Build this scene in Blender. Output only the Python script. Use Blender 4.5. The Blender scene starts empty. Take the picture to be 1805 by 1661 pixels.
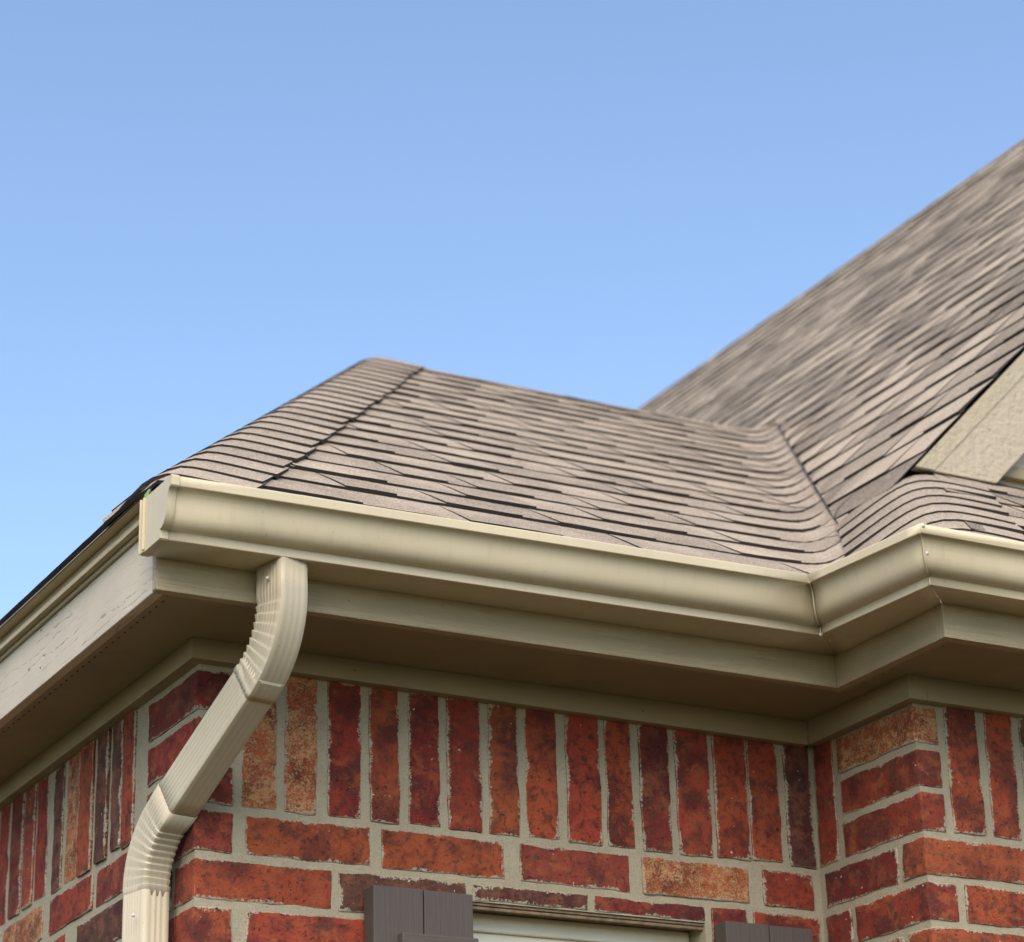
import bpy, math, random
from mathutils import Vector, Matrix, noise

random.seed(7)
S = bpy.context.scene
COL = S.collection
G = 3.0                      # height of the frieze bottom above the ground; all build coordinates are relative to it

# ------------------------------------------------------------------ camera
cd = bpy.data.cameras.new('camera')
cam = bpy.data.objects.new('camera', cd)
COL.objects.link(cam)
right = Vector((0.880302, -0.473767, -0.024751))
down = Vector((0.156554, 0.339348, -0.927542))
fwd = Vector((0.447838, 0.812642, 0.372899))
cam.matrix_world = Matrix(((right.x, -down.x, -fwd.x, -1.5595),
                           (right.y, -down.y, -fwd.y, -3.9408),
                           (right.z, -down.z, -fwd.z, -1.3520 + G),
                           (0, 0, 0, 1)))
cd.sensor_width = 36
cd.lens = 92.07
cd.clip_start = 0.05
cd.clip_end = 3000
cd.dof.use_dof = True
cd.dof.focus_distance = 4.45
cd.dof.aperture_fstop = 5.0
S.camera = cam

# ------------------------------------------------------------------ light
SUN_AZ, SUN_EL = math.radians(214), math.radians(46)
w = bpy.data.worlds.new('World')
S.world = w
w.use_nodes = True
wn = w.node_tree
sky = wn.nodes.new('ShaderNodeTexSky')
sky.sky_type = 'NISHITA'
sky.sun_disc = False
sky.sun_elevation = SUN_EL
sky.sun_rotation = SUN_AZ
sky.altitude = 0
sky.air_density = 1.0
sky.dust_density = 0.7
sky.ozone_density = 1.5
tcw = wn.nodes.new('ShaderNodeTexCoord')
mpw = wn.nodes.new('ShaderNodeMapping')
mpw.inputs['Scale'].default_value = (1.5, 1.5, 14)
nzw = wn.nodes.new('ShaderNodeTexNoise')
nzw.inputs['Scale'].default_value = 2.0
nzw.inputs['Detail'].default_value = 4
mrw = wn.nodes.new('ShaderNodeMapRange')
mrw.inputs['To Min'].default_value = .97
mrw.inputs['To Max'].default_value = 1.03
mxw = wn.nodes.new('ShaderNodeVectorMath')
mxw.operation = 'SCALE'
wn.links.new(tcw.outputs['Generated'], mpw.inputs[0])
wn.links.new(mpw.outputs[0], nzw.inputs['Vector'])
wn.links.new(nzw.outputs['Fac'], mrw.inputs['Value'])
wn.links.new(sky.outputs[0], mxw.inputs[0])
wn.links.new(mrw.outputs[0], mxw.inputs['Scale'])
wn.links.new(mxw.outputs[0], wn.nodes['Background'].inputs[0])
wn.nodes['Background'].inputs[1].default_value = 0.136
sd = bpy.data.lights.new('sun', 'SUN')
sd.energy = 2.45
sd.angle = math.radians(60)
sd.color = (1.0, 0.89, 0.76)
sun = bpy.data.objects.new('sun', sd)
COL.objects.link(sun)
sdir = Vector((math.cos(SUN_EL) * math.sin(SUN_AZ), math.cos(SUN_EL) * math.cos(SUN_AZ), math.sin(SUN_EL)))
sun.rotation_euler = sdir.to_track_quat('Z', 'Y').to_euler()
sun.location = sdir * 20
S.view_settings.view_transform = 'Standard'
S.view_settings.look = 'None'
S.view_settings.exposure = 0.95
S.view_settings.gamma = 1.0
S.view_settings.use_curve_mapping = False
S.cycles.use_denoising = True
S.cycles.denoising_input_passes = 'RGB_ALBEDO_NORMAL'
S.cycles.denoising_prefilter = 'ACCURATE'
S.cycles.max_bounces = 8

# ------------------------------------------------------------------ material helpers
class NT:
    def __init__(self, name):
        self.m = bpy.data.materials.new(name)
        self.m.use_nodes = True
        self.t = self.m.node_tree
        self.b = self.t.nodes['Principled BSDF']
    def n(self, typ, **kw):
        nd = self.t.nodes.new(typ)
        for k, v in kw.items():
            if isinstance(k, str) and hasattr(nd, k):
                setattr(nd, k, v)
        return nd
    def l(self, a, b):
        self.t.links.new(a, b)
    def put(self, sock, v):
        if hasattr(v, 'links') or isinstance(v, bpy.types.NodeSocket):
            self.l(v, sock)
        else:
            sock.default_value = v
    def coord(self, scale=(1, 1, 1), kind='Object', rnd=False):
        tc = self.n('ShaderNodeTexCoord')
        mp = self.n('ShaderNodeMapping')
        mp.inputs['Scale'].default_value = scale
        self.l(tc.outputs[kind], mp.inputs[0])
        if rnd:
            oi = self.n('ShaderNodeObjectInfo')
            mu = self.n('ShaderNodeMath', operation='MULTIPLY')
            self.l(oi.outputs['Random'], mu.inputs[0])
            mu.inputs[1].default_value = 37.0
            cb = self.n('ShaderNodeCombineXYZ')
            for i in range(3):
                self.l(mu.outputs[0], cb.inputs[i])
            self.l(cb.outputs[0], mp.inputs['Location'])
        return mp.outputs[0]
    def noise(self, vec, scale, detail=3, rough=.55, dist=0):
        nd = self.n('ShaderNodeTexNoise')
        self.l(vec, nd.inputs['Vector'])
        nd.inputs['Scale'].default_value = scale
        nd.inputs['Detail'].default_value = detail
        nd.inputs['Roughness'].default_value = rough
        nd.inputs['Distortion'].default_value = dist
        return nd.outputs['Fac']
    def ramp(self, f, lo, hi, a=0.0, b=1.0):
        nd = self.n('ShaderNodeMapRange', interpolation_type='SMOOTHSTEP')
        self.put(nd.inputs['Value'], f)
        nd.inputs['From Min'].default_value = lo
        nd.inputs['From Max'].default_value = hi
        nd.inputs['To Min'].default_value = a
        nd.inputs['To Max'].default_value = b
        return nd.outputs[0]
    def math(self, op, a, b=0.0):
        nd = self.n('ShaderNodeMath', operation=op)
        self.put(nd.inputs[0], a)
        self.put(nd.inputs[1], b)
        return nd.outputs[0]
    def mix(self, f, a, b, mode='MIX'):
        nd = self.n('ShaderNodeMix', data_type='RGBA', blend_type=mode)
        self.put(nd.inputs[0], f)
        for s, v in ((nd.inputs[6], a), (nd.inputs[7], b)):
            if isinstance(v, tuple):
                v = (*v[:3], 1)
            self.put(s, v)
        return nd.outputs[2]
    def bump(self, h, strength=.3, dist=.002, nrm=None):
        nd = self.n('ShaderNodeBump')
        nd.inputs['Strength'].default_value = strength
        nd.inputs['Distance'].default_value = dist
        self.l(h, nd.inputs['Height'])
        if nrm is not None:
            self.l(nrm, nd.inputs['Normal'])
        return nd.outputs[0]
    def done(self, color, rough=.7, nrm=None, spec=None):
        c = color if not isinstance(color, tuple) else (*color[:3], 1)
        self.put(self.b.inputs['Base Color'], c)
        self.put(self.b.inputs['Roughness'], rough)
        if nrm is not None:
            self.l(nrm, self.b.inputs['Normal'])
        if spec is not None:
            self.b.inputs['Specular IOR Level'].default_value = spec
        return self.m

MORTAR_C = (.37, .32, .22)

def mat_brick():
    k = NT('fired clay brick')
    v = k.coord(rnd=True)
    oi = k.n('ShaderNodeObjectInfo')
    big = k.noise(v, 13, 4, .6, .4)
    big2 = k.noise(k.coord(rnd=True, scale=(1, 1, 1.3)), 21, 6, .7, .25)
    sx = k.n('ShaderNodeSeparateColor')
    k.l(oi.outputs['Color'], sx.inputs[0])
    redness = k.ramp(sx.outputs[0], .06, .26)
    mid = k.noise(v, 70, 4, .65)
    fine = k.noise(v, 270, 4, .75)
    vfine = k.noise(v, 1100, 2, .6)
    c = oi.outputs['Color']
    c = k.mix(k.ramp(big, .43, .64, 0, .8), c, (.075, .018, .018))
    c = k.mix(k.math('MULTIPLY', redness, k.ramp(big2, .50, .64, 0, .8)), c, (.33, .072, .025))
    c = k.mix(k.math('MULTIPLY', k.math('SUBTRACT', 1.0, redness), k.ramp(big2, .44, .60, 0, .75)), c, (.20, .075, .045))
    c = k.mix(k.ramp(mid, .48, .66, 0, .7), c, (.06, .02, .018))
    c = k.mix(k.ramp(mid, .42, .30, 0, .4), c, (.30, .085, .045))
    c = k.mix(k.ramp(fine, .52, .66, 0, .65), c, (.04, .014, .012))
    c = k.mix(k.ramp(fine, .40, .28, 0, .4), c, (.45, .14, .06))
    # sand faced bricks: cream grains over the red body
    sand = k.math('MULTIPLY', oi.outputs['Alpha'], k.ramp(k.math('ADD', k.math('MULTIPLY', fine, .55), k.math('ADD', k.math('MULTIPLY', big2, .35), k.math('MULTIPLY', mid, .3))), .54, .70))
    c = k.mix(sand, c, (.56, .33, .15))
    # mortar smeared over the arrises
    at = k.n('ShaderNodeAttribute', attribute_name='edge')
    lowf = k.ramp(k.noise(v, 17, 2), .38, .68, .0, 1.0)
    amp = k.math('MULTIPLY', k.math('ADD', k.math('MULTIPLY', lowf, .0075), .0012), k.ramp(k.noise(v, 190, 4, .75), .35, .62))
    sm = k.math('SUBTRACT', amp, at.outputs['Fac'])
    c = k.mix(k.ramp(sm, -.0006, .0008, 0, .92), c, (.39, .34, .245))
    spot = k.noise(v, 95, 2, .5)
    c = k.mix(k.ramp(spot, .755, .775, 0, .8), c, (.62, .56, .46))
    pit = k.ramp(k.noise(v, 120, 3, .6), .60, .72)
    c = k.mix(k.math('MULTIPLY', pit, .35), c, (.05, .018, .015))
    h = k.math('SUBTRACT', k.math('ADD', k.math('MULTIPLY', fine, .6), k.math('ADD', mid, k.math('MULTIPLY', vfine, .3))), pit)
    return k.done(c, .88, k.bump(h, .9, .003), .25)

def mat_mortar():
    k = NT('sand mortar')
    v = k.coord()
    a = k.noise(v, 9, 3)
    f = k.noise(v, 330, 4, .75)
    m = k.noise(v, 60, 4, .65)
    c = k.mix(k.ramp(a, .35, .7), MORTAR_C, (.33, .285, .195))
    c = k.mix(k.ramp(m, .5, .68, 0, .45), c, (.29, .25, .17))
    c = k.mix(k.ramp(f, .53, .66, 0, .65), c, (.17, .145, .10))
    c = k.mix(k.ramp(f, .42, .3, 0, .5), c, (.62, .58, .48))
    return k.done(c, .95, k.bump(k.math('ADD', f, k.math('MULTIPLY', m, 1.6)), .5, .003), .2)

def mat_shingle():
    k = NT('laminated asphalt shingle granules')
    v = k.coord()
    at = k.n('ShaderNodeAttribute', attribute_name='tone')
    g1 = k.noise(v, 300, 3, .85)
    g2 = k.noise(v, 700, 1, .6)
    big = k.noise(v, 7, 3)
    c = k.mix(k.math('ADD', k.math('MULTIPLY', at.outputs['Fac'], .8), k.ramp(big, .35, .65, -.1, .25)), (.15, .118, .088), (.46, .37, .275))
    c = k.mix(k.ramp(g1, .53, .62, 0, .85), c, (.05, .041, .036))
    c = k.mix(k.ramp(g1, .48, .38, 0, .8), c, (.60, .51, .40))
    c = k.mix(k.ramp(g2, .60, .70, 0, .5), c, (.33, .2, .14))
    return k.done(c, .92, k.bump(g1, .8, .003), .2)

def plain(name, c, rough=.8, ns=60, var=.25, bump=0, spec=.4, bscale=None):
    k = NT(name)
    v = k.coord()
    n1 = k.noise(v, ns, 4, .6)
    c2 = tuple(x * (1 - var) for x in c)
    col = k.mix(k.ramp(n1, .35, .7), c, c2)
    nr = k.bump(k.noise(v, bscale or ns * 6, 3, .6), bump, .002) if bump else None
    return k.done(col, rough, nr, spec)

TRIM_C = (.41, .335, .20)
def mat_wood(name, axis, c=TRIM_C, strength=.35, cathedral=False, rough=.55):
    """painted wood-grain board; axis = direction of the grain"""
    k = NT(name)
    sc = {'x': (2.2, 55, 55), 'y': (55, 2.2, 55), 'z': (55, 55, 2.2)}[axis]
    v = k.coord(sc)
    v0 = k.coord()
    f1 = k.noise(v, 2.4, 5, .65, 1.2)
    f2 = k.noise(v, 9, 3, .6)
    h = k.math('ADD', f1, k.math('MULTIPLY', f2, .4))
    big = k.noise(v0, 5, 3)
    col = k.mix(k.ramp(big, .3, .7), c, tuple(x * .88 for x in c))
    nr = k.bump(h, strength, .003)
    if cathedral:
        wv = k.n('ShaderNodeTexWave', wave_type='BANDS', bands_direction='Z', wave_profile='SAW')
        sc2 = {'x': (.22, 1, 1), 'y': (1, .22, 1), 'z': (1, 1, .22)}[axis]
        k.l(k.coord(sc2), wv.inputs['Vector'])
        wv.inputs['Scale'].default_value = 16
        wv.inputs['Distortion'].default_value = 8.0
        wv.inputs['Detail'].default_value = 3
        wv.inputs['Detail Scale'].default_value = 2.2
        ln = k.ramp(wv.outputs['Fac'], .84, .97)
        msk = k.ramp(k.noise(k.coord({'x': (.35, 1, 1.6), 'y': (1, .35, 1.6), 'z': (1, 1, .35)}[axis]), 9, 2), .46, .56)
        brk = k.ramp(k.noise(v0, 55, 3), .40, .52)
        ln = k.math('MULTIPLY', k.math('MULTIPLY', ln, msk), brk)
        col = k.mix(k.math('MULTIPLY', ln, .55), col, (.12, .095, .065))
        nr = k.bump(k.math('MULTIPLY', ln, -1), .8, .004, nr)
    col = k.mix(k.ramp(k.noise(v0, 160, 2, .5), .70, .76, 0, .25), col, (.2, .16, .11))
    return k.done(col, rough, nr, .4)

def mat_metal(name, c, rough=.32):
    k = NT(name)
    v = k.coord()
    n1 = k.noise(v, 3.5, 4, .6)
    n2 = k.noise(v, 45, 4, .65)
    col = k.mix(k.ramp(n1, .3, .7), c, tuple(x * .93 for x in c))
    col = k.mix(k.ramp(n2, .62, .78, 0, .18), col, (.3, .25, .15))
    col = k.mix(k.ramp(k.noise(v, 130, 2, .5), .72, .76, 0, .35), col, (.12, .09, .05))
    st = k.noise(k.coord((70, 70, 3.5)), 1.0, 4, .65)
    col = k.mix(k.ramp(st, .50, .78, 0, .30), col, tuple(x * .66 for x in c))
    r = k.ramp(n2, .3, .7, rough - .04, rough + .1)
    return k.done(col, r, k.bump(k.noise(v, 11, 2), .12, .006), .45)

def mat_stucco(name, c):
    k = NT(name)
    v = k.coord()
    n1 = k.noise(v, 24, 6, .7, 1.0)
    n2 = k.noise(v, 9, 3, .6)
    col = k.mix(k.ramp(n2, .55, .70, 0, .45), c, (.30, .26, .15))
    col = k.mix(k.ramp(n1, .62, .72, 0, .4), col, (.2, .16, .09))
    return k.done(col, .75, k.bump(k.math('ADD', k.noise(v, 60, 5, .7), k.noise(k.coord((1, 1, .45)), 38, 4, .6)), .9, .007), .3)

def mat_grass():
    k = NT('lawn')
    v = k.coord()
    a = k.noise(v, .6, 4)
    f = k.noise(v, 30, 4, .7)
    c = k.mix(k.ramp(a, .35, .65), (.085, .07, .03), (.10, .08, .036))
    c = k.mix(k.ramp(f, .45, .7, 0, .6), c, (.03, .03, .012))
    return k.done(c, .9, k.bump(f, .8, .03), .2)

def mat_brickwall(name, axis):
    """brickwork below and beyond the built courses"""
    k = NT(name)
    tc = k.n('ShaderNodeTexCoord')
    sp = k.n('ShaderNodeSeparateXYZ')
    k.l(tc.outputs['Object'], sp.inputs[0])
    cb = k.n('ShaderNodeCombineXYZ')
    k.l(sp.outputs['X' if axis == 'x' else 'Y'], cb.inputs[0])
    k.l(sp.outputs['Z'], cb.inputs[1])
    bt = k.n('ShaderNodeTexBrick')
    k.l(cb.outputs[0], bt.inputs['Vector'])
    bt.inputs['Scale'].default_value = 1
    bt.inputs['Brick Width'].default_value = .256
    bt.inputs['Row Height'].default_value = .08
    bt.inputs['Mortar Size'].default_value = .006
    bt.inputs['Color1'].default_value = (.30, .05, .025, 1)
    bt.inputs['Color2'].default_value = (.16, .025, .02, 1)
    bt.inputs['Mortar'].default_value = (*MORTAR_C, 1)
    v = k.coord()
    c = k.mix(k.ramp(k.noise(v, 60, 4, .7), .5, .7, 0, .5), bt.outputs['Color'], (.06, .02, .018))
    inv = k.math('SUBTRACT', 1.0, bt.outputs['Fac'])
    return k.done(c, .9, k.bump(k.math('ADD', inv, k.math('MULTIPLY', k.noise(v, 300, 3), .3)), .8, .005), .2)

M = dict(
    brick=mat_brick(), mortar=mat_mortar(), shingle=mat_shingle(),
    butt=plain('cut asphalt edge', (.028, .024, .022), .9, 200, .3, .3),
    deck=plain('roof underlay', (.05, .042, .036), .95, 20, .3),
    woodx=mat_wood('painted board grain x', 'x', strength=1.0), woody=mat_wood('painted board grain y', 'y', strength=.9),
    fasciay=mat_wood('painted fascia with raised grain', 'y', cathedral=True, c=(.57, .48, .35)),
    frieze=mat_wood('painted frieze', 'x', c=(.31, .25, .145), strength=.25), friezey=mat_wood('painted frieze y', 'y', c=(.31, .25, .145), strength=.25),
    endgrain=plain('raw board end', (.45, .33, .23), .8, 120, .3),
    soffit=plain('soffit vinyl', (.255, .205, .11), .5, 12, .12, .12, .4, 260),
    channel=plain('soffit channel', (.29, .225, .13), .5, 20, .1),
    hole=plain('vent hole', (.02, .016, .012), .9),
    gutter=mat_metal('almond gutter enamel', (.565, .48, .315), .42),
    pipe=mat_metal('almond downspout enamel', (.50, .43, .30), .42),
    rivet=plain('bare aluminium rivet', (.62, .60, .57), .35, 80, .2),
    caulk=plain('white caulk', (.75, .70, .60), .6),
    green=plain('green strip', (.28, .42, .14), .6),
    shutx=mat_wood('grey brown shutter stain', 'z', (.088, .069, .056), .45, rough=.6),
    shutb=mat_wood('grey brown batten stain', 'x', (.092, .071, .058), .6, rough=.65),
    vinyl=plain('cream window vinyl', (.84, .79, .62), .4, 8, .05),
    glass=None, lintel=plain('painted steel lintel', (.23, .16, .085), .7, 50, .5, .3),
    rake=mat_stucco('weathered rake board paint', (.44, .37, .27)),
    raketrim=mat_stucco('weathered rake trim paint', (.42, .36, .25)),
    siding=plain('gable siding', (.62, .52, .40), .6, 14, .15, .1),
    lawn=mat_grass(), bwx=mat_brickwall('lower brickwork x', 'x'), bwy=mat_brickwall('lower brickwork y', 'y'),
)
gk = NT('window glass')
M['glass'] = gk.done((.02, .025, .03), .05, None, .6)

# ------------------------------------------------------------------ mesh helpers
WORLD = {}
def mk(name, verts, faces, mats, parent=None, origin=(0, 0, 0), fmat=None, smooth=None, bevel=0):
    o3 = Vector(origin)
    me = bpy.data.meshes.new(name)
    me.from_pydata([tuple(Vector(v) - o3) for v in verts], [], faces)
    if not isinstance(mats, (list, tuple)):
        mats = [mats]
    for m in mats:
        me.materials.append(m)
    if fmat:
        me.polygons.foreach_set('material_index', fmat)
    if smooth is not None:
        me.polygons.foreach_set('use_smooth', [True] * len(faces))
        me.set_sharp_from_angle(angle=math.radians(smooth))
    me.update()
    ob = bpy.data.objects.new(name, me)
    COL.objects.link(ob)
    wl = o3 + Vector((0, 0, G))
    WORLD[ob] = wl
    if parent is not None:
        ob.parent = parent
        ob.location = wl - WORLD[parent]
    else:
        ob.location = wl
    if bevel:
        b = ob.modifiers.new('bevel', 'BEVEL')
        b.width = bevel
        b.segments = 2
        b.limit_method = 'ANGLE'
    return ob

def empty(name, loc, label, cat, group=None):
    e = bpy.data.objects.new(name, None)
    COL.objects.link(e)
    e.location = loc
    e.empty_display_size = .1
    WORLD[e] = Vector(loc)
    e['label'] = label
    e['category'] = cat
    if group:
        e['group'] = group
    return e

def join(parts):
    V, F = [], []
    for v, f in parts:
        o = len(V)
        V += list(v)
        F += [tuple(i + o for i in q) for q in f]
    return V, F

def box(x0, x1, y0, y1, z0, z1):
    v = [(x, y, z) for x in (x0, x1) for y in (y0, y1) for z in (z0, z1)]
    f = [(0, 1, 3, 2), (4, 6, 7, 5), (0, 4, 5, 1), (2, 3, 7, 6), (0, 2, 6, 4), (1, 5, 7, 3)]
    return v, f

def prism(poly, axis_vec):
    """closed prism: polygon (list of 3D points) swept along a vector"""
    n = len(poly)
    a = [Vector(p) for p in poly]
    b = [p + Vector(axis_vec) for p in a]
    f = [tuple(range(n))[::-1], tuple(range(n, 2 * n))]
    f += [(i, (i + 1) % n, n + (i + 1) % n, n + i) for i in range(n)]
    return [tuple(p) for p in a + b], f

def boxobj(name, ext, mat, parent, bevel=0.0015):
    v, f = box(*ext)
    c = ((ext[0] + ext[1]) / 2, (ext[2] + ext[3]) / 2, (ext[4] + ext[5]) / 2)
    return mk(name, v, f, mat, parent, c, bevel=bevel)

def ball(c, r, sq=(1, 1, 1), nu=8, nv=5):
    V, F = [], []
    for i in range(nv + 1):
        t = math.pi * i / nv
        for j in range(nu):
            p = 2 * math.pi * j / nu
            V.append((c[0] + r * sq[0] * math.sin(t) * math.cos(p), c[1] + r * sq[1] * math.sin(t) * math.sin(p), c[2] + r * sq[2] * math.cos(t)))
    for i in range(nv):
        for j in range(nu):
            F.append((i * nu + j, (i + 1) * nu + j, (i + 1) * nu + (j + 1) % nu, i * nu + (j + 1) % nu))
    return V, F

# ------------------------------------------------------------------ main dimensions
XI, DD = 1.2425, 0.3209          # inner corner, and how far the right part stands forward
OA, OD = 0.2355, 0.1665          # eave overhangs
YF = -OA                         # fascia face, front
XF = -OD                         # fascia face, left
XB = 1.142                       # fascia face of the return
YC = -0.5564                     # fascia face, forward part
ZB, ZS = 0.0364, 0.042           # fascia bottom, soffit
ZJ = -0.2407                     # bed joint under the soldier course
P = 0.08
DEND, CEND = 5.0, 4.6            # how far the walls run on

# ------------------------------------------------------------------ ground
gv = [(-900, -900, -G), (900, -900, -G), (900, 900, -G), (-900, 900, -G)]
gr = mk('ground', gv, [(0, 1, 2, 3)], M['lawn'])
gr['kind'] = 'structure'

# ------------------------------------------------------------------ house
house = empty('brick_house', (1.5, 1.5, 0), 'red brick house with tan trim and grey brown shingle roof', 'house')

# walls: mortar body, bricks proud of it
REC = 0.0026
ZT = 0.03
ZL = -0.7207                    # below this the brickwork is too far out of the picture to be built
WX0, WX1 = 0.505, 0.985          # window opening
WZ0, WZ1 = -1.9, -0.357
def wall_obj(boxes, zoff=0):
    return join([box(*b) for b in boxes])
yA = REC
v, f = wall_obj([(REC, WX0, yA, .12, ZL, ZT), (WX1, XI + .1, yA, .12, ZL, ZT), (WX0, WX1, yA, .09, WZ1, ZT)])
wallA = mk('wall', v, f, M['mortar'], house)
wallA['label'] = 'brick wall with shuttered window between two corners'
v, f = wall_obj([(REC, .12, .12, 1.72, ZL, ZT)])
wallD = mk('wall', v, f, M['mortar'], house)
wallD['label'] = 'brick wall receding left behind the downspout'
v, f = wall_obj([(XI + REC, XI + .1, -DD + .1, REC, ZL, ZT)])
wallB = mk('wall', v, f, M['mortar'], house)
wallB['label'] = 'short return wall at the inner corner'
v, f = wall_obj([(XI + REC, 2.55, -DD + REC, -DD + .1, ZL, ZT)])
wallC = mk('wall', v, f, M['mortar'], house)
wallC['label'] = 'forward brick wall at the right'
v, f = wall_obj([(0, WX0, 0, .12, -G, ZL), (WX1, XI + .1, 0, .12, -G, ZL), (WX0, WX1, 0, .12, -G, WZ0), (XI, CEND, -DD, -DD + .1, -G, ZL), (2.55, CEND, -DD, -DD + .1, ZL, ZT)])
mk('lower_wall', v, f, M['bwx'], house)
v, f = wall_obj([(0.0003, .12, .12, DEND, -G, ZL), (0.0003, .12, 1.72, DEND, ZL, ZT), (XI + .0003, XI + .1, -DD + .1, 0, -G, ZL)])
mk('lower_wall', v, f, M['bwy'], house)
v, f = wall_obj([(CEND - .1, CEND, -DD + .1, DEND, -G, ZT), (0, CEND, DEND, DEND + .1, -G, ZT)])
mk('rear_wall', v, f, M['bwx'], house)

TONES = {'R': (.29, .040, .023), 'O': (.325, .062, .025), 'D': (.18, .022, .018), 'P': (.088, .040, .027), 'S': (.33, .078, .032), 'H': (.29, .05, .034)}
def axis_pts(h, r, res):
    n = max(1, int((2 * h - 2 * r) / res))
    inner = [-(h - r) + (2 * h - 2 * r) * i / n for i in range(n + 1)]
    return [-h, -h + r * .45] + inner + [h - r * .45, h]

def brick_mesh(dx, dy, dz, seed, res=.0085, r=.0036, outer=False):
    hs = (dx / 2, dy / 2, dz / 2)
    small = sorted(hs)[0]
    ax = [axis_pts(h, r, res if h > .034 or True else .03) for h in hs]
    nx, ny, nz = (len(a) for a in ax)
    vid, V, E = {}, [], []
    so = Vector((seed * 1.37 % 50, seed * 2.11 % 50, seed * .73 % 50))
    def vert(i, j, k):
        key = (i, j, k)
        if key in vid:
            return vid[key]
        p = Vector((ax[0][i], ax[1][j], ax[2][k]))
        ds = sorted(hs[a] - abs(p[a]) for a in range(3))
        if outer:                 # no joint along the free vertical arris
            ds = sorted((hs[0] + p[0] + (1 if p[1] < -hs[1] + 1e-6 else 0) if p[0] < 0 else hs[0] - p[0],
                         hs[1] + p[1] + (1 if p[0] < -hs[0] + 1e-6 else 0) if p[1] < 0 else hs[1] - p[1],
                         hs[2] - abs(p[2])))
            if p[0] < -hs[0] + 1e-6 and p[1] < -hs[1] + 1e-6: ds[1] = hs[2] - abs(p[2])
            elif p[0] < -hs[0] + 1e-6: ds[1] = min(hs[2] - abs(p[2]), hs[1] - p[1])
            elif p[1] < -hs[1] + 1e-6: ds[1] = min(hs[2] - abs(p[2]), hs[0] - p[0])
        q = Vector([max(-(hs[a] - r), min(hs[a] - r, p[a])) for a in range(3)])
        d = p - q
        if d.length > 1e-9:
            p = q + d.normalized() * r
        dv = noise.noise_vector(p * 22 + so) * .0026 + noise.noise_vector(p * 85 + so) * .0011
        if min(hs[0], hs[1]) < .03: dv[0 if hs[0] < hs[1] else 1] *= .35
        p = p + dv
        vid[key] = len(V)
        V.append(tuple(p))
        E.append(ds[1])
        return vid[key]
    F = []
    for k in (0, nz - 1):
        for i in range(nx - 1):
            for j in range(ny - 1):
                q = (vert(i, j, k), vert(i + 1, j, k), vert(i + 1, j + 1, k), vert(i, j + 1, k))
                F.append(q if k else q[::-1])
    for j in (0, ny - 1):
        for i in range(nx - 1):
            for k in range(nz - 1):
                q = (vert(i, j, k), vert(i + 1, j, k), vert(i + 1, j, k + 1), vert(i, j, k + 1))
                F.append(q if not j else q[::-1])
    for i in (0, nx - 1):
        for j in range(ny - 1):
            for k in range(nz - 1):
                q = (vert(i, j, k), vert(i, j + 1, k), vert(i, j + 1, k + 1), vert(i, j, k + 1))
                F.append(q if i else q[::-1])
    return V, F, E

nb = [0]
def brick(parent, x0, x1, y0, y1, z0, z1, tone=None, sand=None, tilt=1.0, push=None, outer=False):
    """one brick between world limits; y0/x0 faces outward"""
    nb[0] += 1
    sd_ = nb[0]
    rr = random.Random(sd_ * 977)
    if tone is None:
        tone = rr.choices('RODPSH', (30, 30, 14, 10, 8, 8))[0]
    if sand is None:
        sand = {'S': .8}.get(tone, rr.uniform(0, .12))
    V, F, E = brick_mesh(x1 - x0, y1 - y0, z1 - z0, sd_, outer=outer)
    c = Vector(((x0 + x1) / 2, (y0 + y1) / 2, (z0 + z1) / 2))
    pu = rr.uniform(-.0008, .0016) if push is None else push
    ob = mk('brick', V, F, M['brick'], parent, (0, 0, 0), smooth=60)
    ob.location = c + Vector((-pu if parent in (wallD, wallB) else 0, -pu if parent in (wallA, wallC) else 0, G)) - WORLD[parent]
    a = rr.uniform(-.008, .008) * tilt
    b = rr.uniform(-.006, .006) * tilt
    ob.rotation_euler = (0, a, b) if parent in (wallA, wallC) else (a, 0, b)
    at = ob.data.attributes.new('edge', 'FLOAT', 'POINT')
    at.data.foreach_set('value', E)
    t = TONES[tone]
    j = rr.uniform(.85, 1.15)
    ob.color = (t[0] * j, t[1] * j * rr.uniform(.9, 1.15), t[2] * j, sand)
    return ob

J = .006
def course(k):            # z limits of course k under the soldier bed (k = 1, 2, ...; 0, -1, -2 beside the soldiers)
    return ZJ - P * k + J, ZJ - P * (k - 1) - J
TH = .055
# --- wall between the corners
soldA = [(.082, .146, 'S'), (.16, .22, 'S'), (.239, .303, 'R'), (.318, .375, 'O'), (.393, .454, 'D'), (.468, .535, 'R'), (.55, .611, 'O'),
         (.625, .689, 'O'), (.707, .778, 'R'), (.789, .845, 'O'), (.86, .924, 'D'), (.938, 1.011, 'R'), (1.02, 1.093, 'O'), (1.097, 1.163, 'O'), (1.177, 1.236, 'P')]
for a, b, t in soldA:
    brick(wallA, a, b, 0, TH, ZJ + J + random.uniform(-.002, .003), ZJ + .24 - J + .012, t, tilt=1.4)
rows = {1: [(.09, .319, 'O'), (.34, .578, 'O'), (.608, .831, 'H'), (.857, 1.084, 'S'), (1.115, 1.226, 'R')],
        2: [(.26, .5, 'P')],
        3: [(.092, .316, 'R'), (.33, .49, 'R'), (.999, 1.07, 'D'), (1.09, 1.228, 'R')],
        4: [(.262, .49, 'O'), (.999, 1.236, 'R')],
        5: [(.092, .316, 'R'), (.33, .49, 'O'), (.999, 1.07, 'R'), (1.09, 1.228, 'P')],
        6: [(.262, .49, 'S'), (.999, 1.236, 'O')]}
for k, lst in rows.items():
    z0, z1 = course(k)
    for a, b, t in lst:
        brick(wallA, a, b, 0, TH, z0, z1, t)
z0, z1 = course(2)
brick(wallA, .999, 1.075, 0, TH, z0, z1, 'D')
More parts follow.
